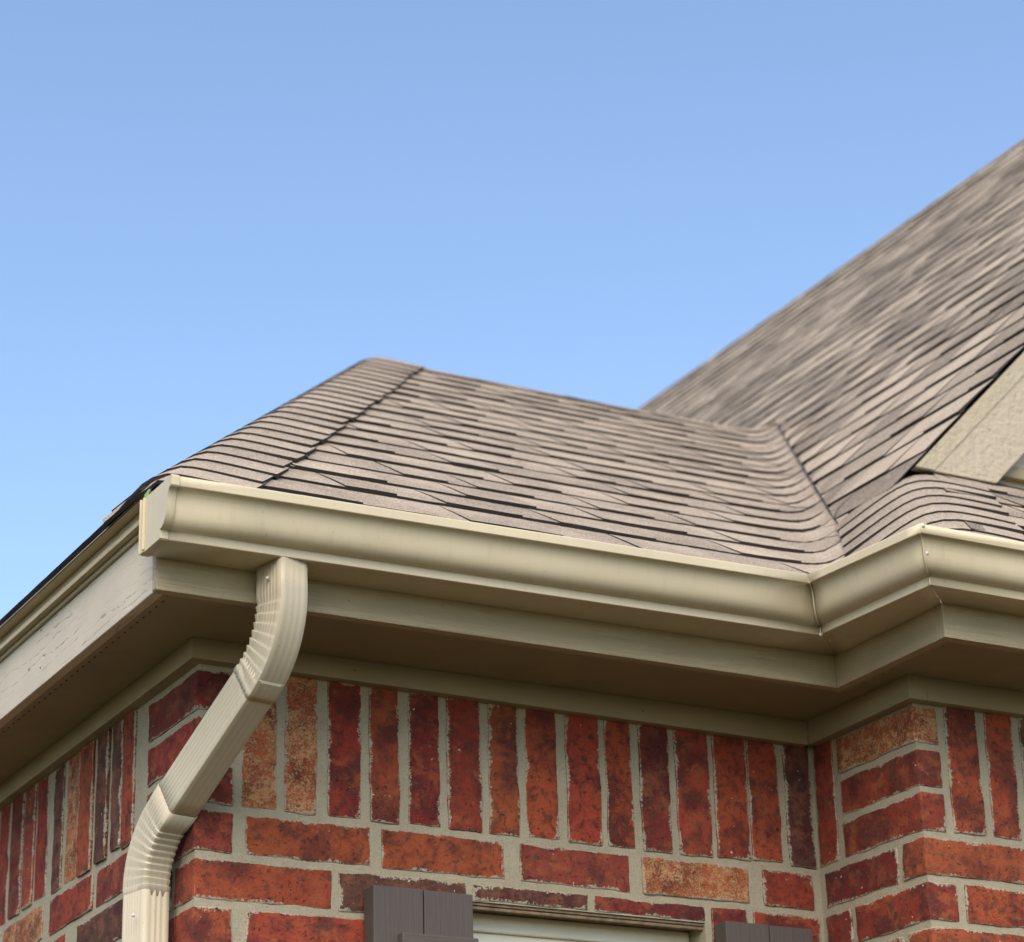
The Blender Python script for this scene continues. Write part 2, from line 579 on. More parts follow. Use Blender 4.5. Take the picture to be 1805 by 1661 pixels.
brick(wallA, 1.09, 1.236, 0, TH, z0, z1, 'R')
for a, b, t in ((.514, .742, 'P'), (.755, .986, 'D')):      # cut bricks over the window head
    brick(wallA, a, b, 0.001, TH, WZ1 + .002, z1, t)
# --- left outer corner
CB = .09
for k, t in ((-2, 'D'), (-1, 'R'), (0, 'H'), (1, 'H'), (3, 'R'), (5, 'O')):
    z0, z1 = course(k)
    brick(wallD, 0, .069, 0, .228 if k < 1 else .3, z0, z1, t, tilt=.5, outer=True)
for k, t in ((2, 'O'), (4, 'R'), (6, 'R')):
    z0, z1 = course(k)
    brick(wallA, 0, .248, 0, CB, z0, z1, t, tilt=.5, outer=True)
# --- left wall
soldD = [(.292, .35, 'O'), (.356, .406, 'P'), (.424, .481, 'P'), (.506, .576, 'O'), (.587, .652, 'S'), (.671, .724, 'P'),
         (.758, .827, 'R'), (.834, .894, 'R'), (.908, .977, 'D'), (.995, 1.062, 'R')]
y = 1.08
while y < 1.7:
    soldD.append((y, y + .065, None))
    y += .08
for a, b, t in soldD:
    brick(wallD, 0, TH, a, b, ZJ + J + random.uniform(-.004, .006), ZJ + .24 - J + .012, t, tilt=1.6,
          push=random.uniform(-.002, .0045))
rowsD = {1: [(.312, .472, 'R'), (.49, .724, 'R'), (.766, 1.0, 'S'), (1.018, 1.25, None), (1.268, 1.5, None)],
         2: [(.104, .305, 'P'), (.322, .568, 'P'), (.63, .86, 'R'), (.878, 1.11, None), (1.128, 1.36, None)],
         3: [(.312, .472, 'O'), (.49, .724, None), (.766, 1.0, None), (1.018, 1.25, None), (1.268, 1.5, None)]}
for k in (4, 5, 6):
    rowsD[k] = rowsD[2 if k % 2 == 0 else 3]
for k, lst in rowsD.items():
    z0, z1 = course(k)
    for a, b, t in lst:
        brick(wallD, 0, TH, a, b, z0, z1, t if k < 4 else None)
# --- return wall
brick(wallB, XI, XI + TH, -.064, -.004, ZJ + J, ZJ + .24 - J + .012, 'R')
for k, t in ((-2, 'S'), (-1, 'R'), (0, 'R')):
    z0, z1 = course(k)
    brick(wallB, XI, XI + .053, -DD, -.081, z0, z1, t, tilt=.5, outer=True)
for k in (1, 2, 3, 4, 5, 6):
    z0, z1 = course(k)
    if k % 2:
        brick(wallB, XI, XI + TH, -.238, -.014, z0, z1, 'D' if k == 1 else None)
        brick(wallC, XI, XI + .228, -DD, -DD + .068, z0, z1, 'O', tilt=.5, outer=True)
    else:
        brick(wallB, XI, XI + TH, -.088, -.010, z0, z1, 'D')
        brick(wallB, XI, XI + .066, -DD, -.102, z0, z1, 'R', tilt=.5, outer=True)
# --- forward wall
x = 1.312
i = 0
while x < 2.5:
    brick(wallC, x, x + (.071 if i == 0 else .064), -DD, -DD + TH, ZJ + J, ZJ + .24 - J + .012, ('O', 'O', 'P')[i] if i < 3 else None, tilt=1.4)
    x += .089 if i == 0 else .08
    i += 1
for k in (1, 2, 3, 4, 5, 6):
    z0, z1 = course(k)
    x = XI + (.244 if k % 2 else .081)
    i = 0
    while x < 2.4:
        brick(wallC, x, x + .236, -DD, -DD + TH, z0, z1, 'O' if i == 0 else None)
        x += .25
        i += 1

# --- frieze boards under the soffit
T = .020
def frieze(verts_xy, zbot, ztop, mat):
    """verts_xy: outer and inner line end points; zbot per end"""
    (x0, y0), (x1, y1), (x2, y2), (x3, y3) = verts_xy
    v = [(x0, y0, zbot[0]), (x1, y1, zbot[1]), (x2, y2, zbot[1]), (x3, y3, zbot[0]),
         (x0, y0, ztop), (x1, y1, ztop), (x2, y2, ztop), (x3, y3, ztop)]
    f = [(3, 2, 1, 0), (4, 5, 6, 7), (0, 1, 5, 4), (1, 2, 6, 5), (2, 3, 7, 6), (3, 0, 4, 7)]
    return mk('frieze_board', v, f, mat, house, bevel=.0012)
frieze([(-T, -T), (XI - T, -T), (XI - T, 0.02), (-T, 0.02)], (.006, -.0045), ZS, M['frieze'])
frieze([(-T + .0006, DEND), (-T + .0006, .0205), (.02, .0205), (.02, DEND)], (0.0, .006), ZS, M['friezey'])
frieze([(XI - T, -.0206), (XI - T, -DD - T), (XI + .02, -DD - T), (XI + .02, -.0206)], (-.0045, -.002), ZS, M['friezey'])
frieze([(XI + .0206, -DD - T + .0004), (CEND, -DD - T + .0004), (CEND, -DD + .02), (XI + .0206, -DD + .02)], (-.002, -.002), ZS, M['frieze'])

# --- soffit panels and channels
def slab(name, poly, z0, z1, mat, parent=house):
    v, f = prism([(a, b, z0) for a, b in poly], (0, 0, z1 - z0))
    f[0], f[1] = f[0][::-1], f[1][::-1]
    area = sum(poly[i][0] * poly[(i + 1) % len(poly)][1] - poly[(i + 1) % len(poly)][0] * poly[i][1] for i in range(len(poly)))
    if area > 0:
        f = [q[::-1] for q in f]
    return mk(name, v, f, mat, parent)
FT = .019
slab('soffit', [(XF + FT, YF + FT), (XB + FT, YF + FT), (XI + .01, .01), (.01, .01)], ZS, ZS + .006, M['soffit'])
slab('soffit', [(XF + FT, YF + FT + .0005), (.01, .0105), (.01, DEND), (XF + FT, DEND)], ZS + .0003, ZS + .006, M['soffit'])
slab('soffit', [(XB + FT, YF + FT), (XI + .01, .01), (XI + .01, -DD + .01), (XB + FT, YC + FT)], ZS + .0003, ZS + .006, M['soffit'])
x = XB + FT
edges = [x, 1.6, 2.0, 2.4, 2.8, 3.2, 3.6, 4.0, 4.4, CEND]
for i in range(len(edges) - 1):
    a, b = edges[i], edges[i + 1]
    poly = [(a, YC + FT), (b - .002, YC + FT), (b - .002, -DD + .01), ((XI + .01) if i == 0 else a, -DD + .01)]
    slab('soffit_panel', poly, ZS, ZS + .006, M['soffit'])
CW = .013
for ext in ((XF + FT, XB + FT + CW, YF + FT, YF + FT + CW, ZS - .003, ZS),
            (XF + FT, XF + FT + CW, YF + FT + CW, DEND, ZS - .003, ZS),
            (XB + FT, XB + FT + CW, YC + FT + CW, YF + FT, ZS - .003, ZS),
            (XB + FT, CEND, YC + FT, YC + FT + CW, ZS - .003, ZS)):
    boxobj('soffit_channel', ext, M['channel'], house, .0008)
hp = []
for i in range(60):                                   # dark drain slots beside the channel
    yy = YF + FT + CW + .03 + i * .029
    hp.append(box(XF + FT + CW, XF + FT + CW + .0045, yy, yy + .0045, ZS - .0012, ZS))
for i in range(43):
    xx = XF + FT + CW + .03 + i * .029
    hp.append(box(xx, xx + .0045, YF + FT + CW, YF + FT + CW + .0045, ZS - .0012, ZS))
for i in range(9):
    yy = YC + FT + CW + .02 + i * .029
    hp.append(box(XB + FT + CW, XB + FT + CW + .0045, yy, yy + .0045, ZS - .0012, ZS))
v, f = join(hp)
so = mk('vent_slots', v, f, M['hole'], house)
so['kind'] = 'stuff'

# --- fascia boards
FTOP = .178
boxobj('fascia_board', (XF, XB - .0005, YF, YF + FT, ZB, FTOP), M['woodx'], house, .0015)
boxobj('fascia_board', (XF, XF + FT, YF + FT + .001, DEND, ZB, FTOP), M['fasciay'], house, .0015)
boxobj('fascia_board', (XB, XB + FT, YC + FT + .0005, YF + FT, ZB, FTOP), M['woody'], house, .0015)
boxobj('fascia_board', (XB, CEND, YC, YC + FT, ZB, FTOP), M['woodx'], house, .0015)
boxobj('board_end', (XF - .0012, XF, YF + .0015, YF + FT - .002, ZB + .002, FTOP), M['endgrain'], house, 0)
v, f = prism([(XF - .004, YF + .004, .1930), (XF - .004, YF + .004, .186), (XF - .012, YF + .004, .170), (XF - .018, YF + .004, .164), (XF - .018, YF + .004, .157), (XF - .0002, YF + .004, .157), (XF - .0002, YF + .004, .193)], (0, DEND - YF, 0))
mk('shingle_mould', v, f, M['woody'], house, v[0], bevel=.001)
boxobj('drip_edge', (XF - .0255, XF - .002, YF + .004, DEND, .1942, .1956), M['gutter'], house, 0)
boxobj('drip_strip', (XF - .006, XF, YF + .004, DEND, .149, .157), M['woody'], house, .0015)

# nail heads in the trim boards
nv_, nf_ = ball((0, 0, 0), .0018, nu=6, nv=4)
for c in ((XF - .0004, -.165, .118), (XF - .0004, .33, .071), (XF - .0004, .335, .142), (XF - .0004, .93, .08)):
    mk('nail_head', [tuple(Vector(q) + Vector(c)) for q in nv_], nf_, M['lintel'], house, c)
for x in (.17, .58, .99):
    c = (x, YF - .0004, .056 + .01 * math.sin(x * 9))
    mk('nail_head', [tuple(Vector(q) + Vector(c)) for q in nv_], nf_, M['woodx'], house, c)
for c in ((.28, -T - .0004, .022), (.86, -T - .0004, .018)):
    mk('nail_head', [tuple(Vector(q) + Vector(c)) for q in nv_], nf_, M['lintel'], house, c)

# --- window
win = bpy.data.objects.new('window', None)
COL.objects.link(win)
win.parent = house
WORLD[win] = Vector((WX0, .08, -1.1 + G))
win.location = WORLD[win] - WORLD[house]
win['label'] = 'cream framed window deep in the brick wall'
boxobj('head', (WX0, WX1, .056, .115, -.395, -.363), M['vinyl'], win, .003)
boxobj('head_rail', (WX0 + .02, WX1 - .02, .066, .115, -.44, -.395), M['vinyl'], win, .002)
boxobj('jamb', (WX0, WX0 + .03, .078, .115, WZ0, -.3952), M['vinyl'], win, .003)
boxobj('jamb', (WX1 - .03, WX1, .078, .115, WZ0, -.3952), M['vinyl'], win, .003)
boxobj('sill', (WX0, WX1, .02, .115, WZ0 - .03, WZ0), M['vinyl'], win, .003)
boxobj('pane', (WX0 + .03, WX1 - .03, .1, .104, WZ0, -.44), M['glass'], win, 0)
boxobj('lintel', (WX0 - .006, WX1 + .006, .006, .085, -.3625, WZ1 - .0005), M['lintel'], house, .001)
boxobj('lintel_caulk', (WX0, WX1, .0085, .016, -.3695, -.3628), M['lintel'], house, .002)

# ------------------------------------------------------------------ roof
roof = bpy.data.objects.new('roof', None)
COL.objects.link(roof)
roof.parent = house
WORLD[roof] = Vector((1.3, 1.0, .2 + G))
roof.location = WORLD[roof] - WORLD[house]
roof['label'] = 'grey brown laminated shingle roof with hip, valley and gable slope'
ZE = .2
PA = .625                          # front slopes
EY, EX = -.265, -.195              # eave lines
PK = Vector((1.34, 2.13, 1.7))     # top of the left hip
PD = (PK.z - ZE) / (PK.x - EX)
PA = (PK.z - ZE) / (PK.y - EY)
BX, PB = 1.15, 1.0                 # slope over the return
CY = -.586                         # eave of the forward part
RX, RZ = 4.462, ZE + (4.462 - 1.15)  # main ridge
RAKE_Y = .088
PC = .675                          # slope of the forward part
YEND = 6.4

def tangent(n):
    return n.normalized()
aA = math.atan(PA); aB = math.atan(PB); aD = math.atan(PD)
aC = math.atan(PC)
nA = Vector((0, -math.sin(aA), math.cos(aA)))
nC = Vector((0, -math.sin(aC), math.cos(aC)))
nB = Vector((-math.sin(aB), 0, math.cos(aB)))
nD = Vector((-math.sin(aD), 0, math.cos(aD)))

class Fold:
    """rounded fold between two planes along a line; w1, w2 lie in the planes and point away from the line"""
    def __init__(s, o, d, n1, n2, side1, r):
        s.o, s.d, s.r = Vector(o), Vector(d).normalized(), r
        s.n1, s.n2 = n1, n2
        s.w1 = n1.cross(s.d)
        if s.w1.dot(side1) < 0: s.w1 = -s.w1
        s.w2 = n2.cross(s.d)
        if s.w2.dot(side1) > 0 and abs(s.w2.dot(side1)) > abs(s.w2.dot(Vector(side1)) * 0): pass
        if s.w2.dot(Vector(side1)) > 0: s.w2 = -s.w2
    def g(s, q):
        return (q + math.sqrt(q * q + s.r * s.r)) / 2
    def at(s, h, q, off):
        """h along the line, q across (negative on plane 1), off above the surface"""
        t = .5 + .5 * q / math.sqrt(q * q + s.r * s.r)
        n = (s.n1 * (1 - t) + s.n2 * t).normalized()
        return s.o + s.d * h + s.w1 * s.g(-q) + s.w2 * s.g(q) + n * off

vd = Vector((1 / PB, 1 / PA, 1))
valley = Fold((BX, EY, ZE), vd, nA, nB, Vector((-1, 0, 0)), .035)
# w2 of the valley must point up the right slope
if valley.w2.z < 0: valley.w2 = -valley.w2
if valley.w1.x > 0: valley.w1 = -valley.w1

def surfA(a, s, off):
    p = Vector((a, EY + s * math.cos(aA), ZE + s * math.sin(aA)))
    rel = p - valley.o
    q = -rel.dot(valley.w1)
    if q < -.3:
        return p + nA * off
    if q > 0:
        off *= max(.35, 1 - q * 14)
    return valley.at(rel.dot(valley.d), q, off)
def surfB(a, s, off):      # a runs along -y so that the slope is seen left to right
    return Vector((BX + s * math.cos(aB), -a, ZE + s * math.sin(aB))) + nB * (off + .001 + .005 * max(0, min(1, (s * .707 - .32) / .3)))
def surfC(a, s, off):
    return Vector((a, CY + s * math.cos(aC), ZE + s * math.sin(aC))) + nC * off
def surfD(a, s, off):
    return Vector((EX + s * math.cos(aD), -a, ZE + s * math.sin(aD))) + nD * off

def strip(surf, a0, a1, s0, e, lo, hi, rr, phase, first=False):
    """one laminated shingle: irregular tabs of two thicknesses, clipped by the slope's edges lo(s), hi(s)"""
    V, F, FM, TN = [], [], [], []
    lap = .02
    rows = (s0, s0 + e * .5, s0 + e + lap)
    a = a0
    thick = rr.random() < .5
    base = rr.uniform(-.08, .08)
    prev = None
    seed = Vector((phase * 3.1, s0 * 7, 0))
    def hgt(a_, t, k):
        wob = noise.noise(Vector((a_ * 2.3, s0 * 11, phase))) * .0035 + noise.noise(Vector((a_ * 9, s0 * 17, phase))) * .0012
        if surf is surfD: wob = 0
        b = (t + .0006 + max(-.002, wob * .8) + noise.noise(Vector((a_ * 47, s0 * 13, phase))) * .0006)
        return (b, b * .62 + .0006, .0008)[k]
    while a < a1 - 1e-6:
        wdt = rr.uniform(.09, .24) if thick else rr.uniform(.06, .2)
        if surf is surfB: wdt = rr.uniform(.09, .19)
        b = min(a + wdt, a1)
        if a1 - b < .05: b = a1
        t = .0078 if thick else .0048
        if surf is surfD: t = .0035
        tone = (rr.uniform(.4, .85) if surf is surfA else rr.choice((rr.uniform(-.25, .1), rr.uniform(.3, .6), rr.uniform(.75, 1.15)))) + (.06 if thick else -.06) + base
        sl0, sl1 = rr.uniform(-.012, .012), rr.uniform(-.012, .012)
        n = max(1, int((b - a) / .028))
        js = rr.uniform(-.003, .003)
        idx = []
        for i in range(n + 1):
            col = []
            for k, s in enumerate(rows):
                ai = a + (b - a) * i / n
                if 0 < k:
                    if i == 0 and a > a0: ai += sl0 * (k / 2) * .5
                    if i == n and b < a1: ai += sl1 * (k / 2) * .5
                ss = s + (js + noise.noise(Vector((ai * 60, s0 * 5, 3))) * .0016 if k == 0 else 0)
                ai = max(lo(ss), min(hi(ss), ai))
                col.append(len(V)); V.append(surf(ai, ss, hgt(ai, t, k)))
            ai = max(lo(s0), min(hi(s0), a + (b - a) * i / n))
            col.append(len(V)); V.append(surf(ai, s0 + js, -.0035 if first else -.001))
            idx.append(col)
        for i in range(n):
            L, R_ = idx[i], idx[i + 1]
            F.append((L[0], R_[0], R_[1], L[1])); FM.append(0); TN.append(tone)
            F.append((L[1], R_[1], R_[2], L[2])); FM.append(0); TN.append(tone)
            F.append((L[3], R_[3], R_[0], L[0])); FM.append(1); TN.append(tone)
        for col in (idx[0], idx[-1]):     # tab sides
            o = len(V)
            for k in (0, 1, 2):
                p = Vector(V[col[k]])
                V.append(p); V.append(p - (nA if surf in (surfA, surfC) else nB) * (t * .8) * (1, .6, .15)[k])
            F.append((o, o + 2, o + 3, o + 1)); FM.append(1); TN.append(tone)
            F.append((o + 2, o + 4, o + 5, o + 3)); FM.append(1); TN.append(tone)
        a = b
        thick = not thick
    return V, F, FM, TN

def area_ok(V, F):
    return any((Vector(V[q[1]]) - Vector(V[q[0]])).length > 1e-4 for q in F)

EXPO = .143
def cover(surf, a0, a1, s_end, lo, hi, tag):
    rr = random.Random(tag)
    k = 0
    s = 0.0
    while s < s_end:
        e = min(EXPO, s_end - s)
        L0, H0 = min(lo(s), lo(s + e)), max(hi(s), hi(s + e))
        a = a0 - rr.uniform(0, 1.0)
        while a < a1:
            b = a + 1.0
            ca, cb = max(a, L0), min(b, H0)
            if cb - ca > .03:
                if surf is surfB and ZE + s * math.sin(aB) < ZE + (RAKE_Y - CY) * PC - .07:
                    a = b
                    continue
                V, F, FM, TN = strip(surf, ca, cb, s, e, lo, hi, rr, tag + k * .37, k == 0)
                ob = mk('shingle', V, F, [M['shingle'], M['butt']], roof, tuple(V[0]), FM)
                at = ob.data.attributes.new('tone', 'FLOAT', 'FACE')
                at.data.foreach_set('value', TN)
            a = b
        s += EXPO
        k += 1

LA = (PK.y - EY) / math.cos(aA)
hipx = lambda s: EX + .03 + s * math.sin(aA) / PD                       # left hip in the front slope
def valx(s):                                                     # shingles run on across the valley
    xv = BX + s * math.sin(aA) / PB
    return xv + .09 / (-valley.w1.x)
cover(surfA, EX - .3, 3.2, LA, hipx, valx, 11)
LB = (RZ - ZE) / math.sin(aB)
def b_hi(s):                      # a = -y, near edge: hip of the forward part, then the rake
    y = CY + .085 + s * math.sin(aB) / PC
    return -min(y, RAKE_Y)
def b_lo(s):                      # far edge: cut along the valley, or the end of the roof
    z = ZE + s * math.sin(aB)
    if z > PK.z - .02:
        return -YEND
    y = EY + (z - ZE) / PA
    return -(y - .062 / abs(valley.w2.y))
cover(surfB, -YEND - .2, .6, LB, b_lo, b_hi, 23)
LC = (RAKE_Y + .06 - CY) / math.cos(aC)
cover(surfC, 1.0, 3.4, LC, lambda s: BX + .06 + s * math.sin(aC) / PB, lambda s: 3.4, 37)
LD = (PK.x - EX) / math.cos(aD)
YM = 2 * PK.y - EY
cover(surfD, -3.0, .3, LD * .62, lambda s: -min(3.0, YM - s * math.sin(aD) / PA), lambda s: -(EY + .03 + s * math.sin(aD) / PA), 53)

# cut edge of the right slope along the valley
V, F = [], []
zz = ZE + (RAKE_Y - CY) * PC - .12
i = 0
while zz < PK.z - .03:
    s_ = (zz - ZE) / math.sin(aB)
    a_ = b_lo(s_)
    o3 = .0055 + .0015 * math.sin(i * 2.1) + .001 * (i % 3)
    V += [surfB(a_ - .002, s_, -.004), surfB(a_ - .002, s_, o3), surfB(a_ + .003, s_, o3)]
    zz += .034
    i += 1
for k in range(i - 1):
    F += [(k * 3, k * 3 + 3, k * 3 + 4, k * 3 + 1), (k * 3 + 1, k * 3 + 4, k * 3 + 5, k * 3 + 2)]
mk('valley_edge', V, F, M['butt'], roof, tuple(V[0]))

# roof deck under the shingles
def deck(poly, name='roof_deck', th=.012, mat='deck'):
    v, f = prism(poly, (0, 0, -th))
    return mk(name, v, f, M[mat], roof)
o_ = -.012
valtop = Vector((BX + (PK.z - ZE) / PB, PK.y, PK.z))
deck([(EX, EY, ZE + o_), (BX, EY, ZE + o_), (valtop.x, valtop.y, valtop.z + o_), (PK.x, PK.y, PK.z + o_)])
deck([(EX + .004, EY, ZE - .005), (PK.x, PK.y, PK.z - .012), (EX + .004, YM, ZE - .005)], th=.003)
deck([(EX, YM, ZE + o_), (PK.x, PK.y, PK.z + o_), (valtop.x, PK.y, PK.z + o_), (BX, YM, ZE + o_)], mat='shingle')
zr = ZE + (RAKE_Y - CY) * PC
o2 = -.034
deck([(BX, CY, ZE + o2), (BX + (zr - ZE), RAKE_Y + .03, zr + o2), (RX, RAKE_Y + .03, RZ + o2), (RX, YEND, RZ + o2), (BX, YEND, ZE + o2)])
deck([(BX + .02, CY, ZE + o2), (3.6, CY, ZE + o2), (3.6, .16, ZE + (.16 - CY) * PC + o2), (BX + .02 + (.16 - CY) * PC, .16, ZE + (.16 - CY) * PC + o2)])
deck([(RX, RAKE_Y, RZ + o_), (RX, YEND, RZ + o_), (RX + 3.3, YEND, ZE), (RX + 3.3, RAKE_Y, ZE)], mat='shingle')

# cap shingles bent over hips and ridges
def caps(name, fold, length, expo, wl, wr, tag, start=0.0, lift=.0098, cut=None, jl=1.0):
    def hclamp(h, q):
        if cut is None: return h
        if q > 0: return max(h, -.004 / fold.d.y - fold.w2.y * fold.g(q) / fold.d.y)
        return max(h, -.004 / fold.d.x - fold.w1.x * fold.g(-q) / fold.d.x)
    rr = random.Random(tag)
    n = int((length - start) / expo) + 1
    for i in range(n):
        h0 = start + i * expo
        h1 = min(h0 + expo + .035, length + .05)
        if cut is not None and i < 4 and h1 < max(hclamp(-1, -wl), hclamp(-1, wr)):
            h1 = max(hclamp(-1, -wl), hclamp(-1, wr)) + .012
        w0, w1 = -wl + rr.uniform(-.007, .007) * jl, wr + rr.uniform(-.004, .004)
        V, F, FM, TN = [], [], [], []
        tone = rr.uniform(.3, .75)
        N = 14
        hj = [rr.uniform(-.004, .004) for _ in range(2)]
        sag = rr.uniform(0, .004)
        for j in range(N + 1):
            q = w0 + (w1 - w0) * j / N
            edge = abs(2 * j / N - 1)
            hh = hclamp(h0 + hj[0] + (hj[1] - hj[0]) * j / N, q)
            if hh > h1 - .01: hh = h1 - .01
            lf = lift + .0055 + sag * edge ** 2
            kq = 1.0
            if cut is not None and q < 0:
                kq = max(.25, min(1, (h0 - hclamp(-1, q)) / .1 + .25)) if h0 < hclamp(-1, q) + .1 else 1.0
                lf *= kq
            hm = max(h0 + expo * .5, hh + (h1 - hh) * .4)
            V += [fold.at(hh, q, lf), fold.at(hm, q, (lift + .0035 + sag * .4 * edge) * max(kq, .4)), fold.at(h1, q, lift + .0005), fold.at(hh, q, lf - .0062)]
        for j in range(N):
            a, b = j * 4, j * 4 + 4
            F.append((a, b, b + 1, a + 1)); FM.append(0); TN.append(tone)
            F.append((a + 1, b + 1, b + 2, a + 2)); FM.append(0); TN.append(tone)
            F.append((a + 3, b + 3, b, a)); FM.append(1); TN.append(tone)
        for j in (0, N):
            o = len(V)
            h_c = min(hclamp(h0 + hj[0 if j == 0 else 1], w0 if j == 0 else w1), h1 - .01)
            for m, hv in enumerate((h_c, max(h0 + expo * .5, h_c + (h1 - h_c) * .4), h1)):
                p = Vector(V[j * 4 + m])
                q = w0 + (w1 - w0) * j / N
                V.append(p); V.append(fold.at(hv, q, lift - .009))
            F.append((o, o + 2, o + 3, o + 1)); FM.append(1); TN.append(tone)
            F.append((o + 2, o + 4, o + 5, o + 3)); FM.append(1); TN.append(tone)
        ob = mk(name, V, F, [M['shingle'], M['butt']], roof, tuple(V[0]), FM, smooth=40)
        at = ob.data.attributes.new('tone', 'FLOAT', 'FACE')
        at.data.foreach_set('value', TN)

hipd = PK - Vector((EX, EY, ZE))
hip = Fold((EX, EY, ZE), hipd, nD, nA, Vector((-1, 0, 0)), .022)
for nm in ('w1', 'w2'):
    w_ = getattr(hip, nm)
    if w_.z > 0: setattr(hip, nm, -w_)
caps('hip_cap', hip, hipd.length, .125, .13, .15, 5, start=-.02, cut=1, jl=.5)
hipc_d = Vector((1 / PB, 1 / PC, 1))
zc = ZE + (RAKE_Y - .005 - CY) * PC
hipc = Fold((BX, CY, ZE), hipc_d, nB, nC, Vector((-1, 0, 0)), .05)
for nm in ('w1', 'w2'):
    w_ = getattr(hipc, nm)
    if w_.z > 0: setattr(hipc, nm, -w_)
caps('hip_cap', hipc, hipc_d.normalized().dot(Vector((zc - ZE, RAKE_Y - CY, zc - ZE))) - .02, .108, .188, .16, 9, start=-.02, cut=1, jl=.25)
nA2 = Vector((0, math.sin(aA), math.cos(aA)))
ridge = Fold(tuple(PK), (1, 0, 0), nA, nA2, Vector((0, -1, 0)), .03)
caps('ridge_cap', ridge, valtop.x - PK.x - .02, .3, .09, .15, 15, lift=.004)
nB2 = Vector((math.sin(aB), 0, math.cos(aB)))
mridge = Fold((RX, RAKE_Y, RZ), (0, 1, 0), nB, nB2, Vector((-1, 0, 0)), .03)
caps('ridge_cap', mridge, YEND - RAKE_Y, .25, .13, .13, 17)

# --- gable above the forward part
RB = .213                                          # vertical depth of the rake board
zb0 = ZE + (RAKE_Y + .012 - CY) * PC + .006
def rake_pts(y, z0):
    xb = BX + (z0 - ZE) + .004                     # under the shingles
    return [(xb, y, z0), (xb + RB, y, z0), (RX, y, RZ - RB - .006), (RX, y, RZ - .006)]
v, f = prism(rake_pts(RAKE_Y + .005, zb0)[::-1], (0, .022, 0))
mk('rake_board', v, f, M['rake'], house, tuple(v[0]), bevel=.002)
xb_ = BX + (zb0 - ZE) + .003
v, f = prism([(xb_, RAKE_Y + .003, zb0 + .002), (xb_ + .05, RAKE_Y + .003, zb0 + .002), (RX, RAKE_Y + .003, RZ - .058), (RX, RAKE_Y + .003, RZ - .008)][::-1], (0, .0019, 0))
mk('rake_trim', v, f, M['raketrim'], house, tuple(v[0]), bevel=.0015)
zg = ZE + (.16 - CY) * PC
v, f = prism([(BX + zg - ZE + .05, .15, zg - .2), (RX + 1, .15, zg - .2), (RX + 1, .15, RZ - .2), (RX, .15, RZ - .04), (BX + zg - ZE + .05, .15, zg)][::-1], (0, .06, 0))
mk('gable_wall', v, f, M['siding'], house)
boxobj('gable_trim', (BX + zg - ZE + .2, RX, .128, .15, zg + .004, zg + .032), M['woodx'], house, .002)

# ------------------------------------------------------------------ rain gutter
gut = empty('rain_gutter', (.5, -.3, .09 + G), 'almond metal rain gutter along the eave, turning at two mitred corners', 'gutter')
PROF = [(.0, .098), (.0, .0), (.0865, .0), (.088, .0010), (.0886, .0148), (.0892, .0154), (.0975, .0170), (.1050, .0205), (.1110, .0270), (.1145, .0350),
        (.1168, .044), (.1183, .053), (.1200, .0610), (.1228, .0680), (.1262, .0722), (.1300, .0740), (.1340, .0746), (.1352, .0758), (.1355, .0895), (.1342, .0914), (.1290, .0918), (.1265, .0885)]
GX0 = -.193
def zbot(x, y):
    return .0901 + .0066 * (min(max(x, GX0), XB) - GX0) / (XB - GX0)
def corner(kind, d, off=0):
    if kind == 'L': return (GX0 + off, YF - .0006 - d * .93)
    if kind == 'I': return (XB - .0006 - d * 1.09, YF - .0006 - d * 1.04)
    if kind == 'O': return (XB - .0006 - d * .88, YC - .0006 - d * .81)
    return (CEND, YC - .0006 - d * .81)
def run(k0, k1, gap0, gap1):
    V, F = [], []
    n = len(PROF)
    ends = []
    for d, z in PROF:
        a, b = Vector(corner(k0, d)), Vector(corner(k1, d))
        u = (b - a).normalized()
        ends.append((a + u * gap0, b - u * gap1, z))
    NS = 8
    for i in range(NS + 1):
        t = i / NS
        for a, b, z in ends:
            q = a.lerp(b, t)
            V.append((q.x, q.y, zbot(q.x, q.y) + z))
    for i in range(NS):
        for j in range(n - 1):
            F.append((i * n + j, (i + 1) * n + j, (i + 1) * n + j + 1, i * n + j + 1))
    ob = mk('gutter_run', V, F, M['gutter'], gut, V[0], smooth=28)
    so_ = ob.modifiers.new('thickness', 'SOLIDIFY')
    so_.thickness = .0012
    so_.offset = -1
    return ob
run('L', 'I', 0, .0004)
run('I', 'O', .0004, .0004)
run('O', 'R', .0004, 0)
# end cap: plate, folded collar, back flange
zl = zbot(GX0, 0)
loop = [(GX0 - .0008, YF - .0006 - d * .93, zl + z) for d, z in PROF[1:-2]] + [(GX0 - .0008, YF - .0006, zl + .0925)]
v, f = prism(loop, (-.0012, 0, 0))
cap = mk('end_cap', v, f, M['gutter'], gut, loop[0])
V, F = [], []
body = [q for q in PROF[1:-1]]
for i, (d, z) in enumerate(body):
    a = body[max(0, i - 1)]; b = body[min(len(body) - 1, i + 1)]
    t = Vector((b[0] - a[0], b[1] - a[1])).normalized()
    nrm = Vector((t.y, -t.x))
    for off, xx in ((.0016, GX0 - .0022), (.0016, GX0 + .0115), (.0002, GX0 + .0118)):
        V.append((xx, YF - .0006 - (d * .93 + nrm.x * off), zl + z + nrm.y * off))
for i in range(len(body) - 1):
    for k in range(2):
        F.append((i * 3 + k, i * 3 + k + 1, i * 3 + k + 4, i * 3 + k + 3))
mk('collar', V, F, M['gutter'], cap, V[0], smooth=35)
v, f = join([box(GX0 - .0065, GX0 - .002, YF - .0035, YF - .001, zl, zl + .092), box(GX0 - .0065, GX0 - .002, YF - .0175, YF - .0150, zl + .003, zl + .090),
             box(GX0 - .0035, GX0 - .002, YF - .0150, YF - .0035, zl, zl + .092)])
mk('flange', v, f, M['gutter'], cap, v[0], bevel=.0006)
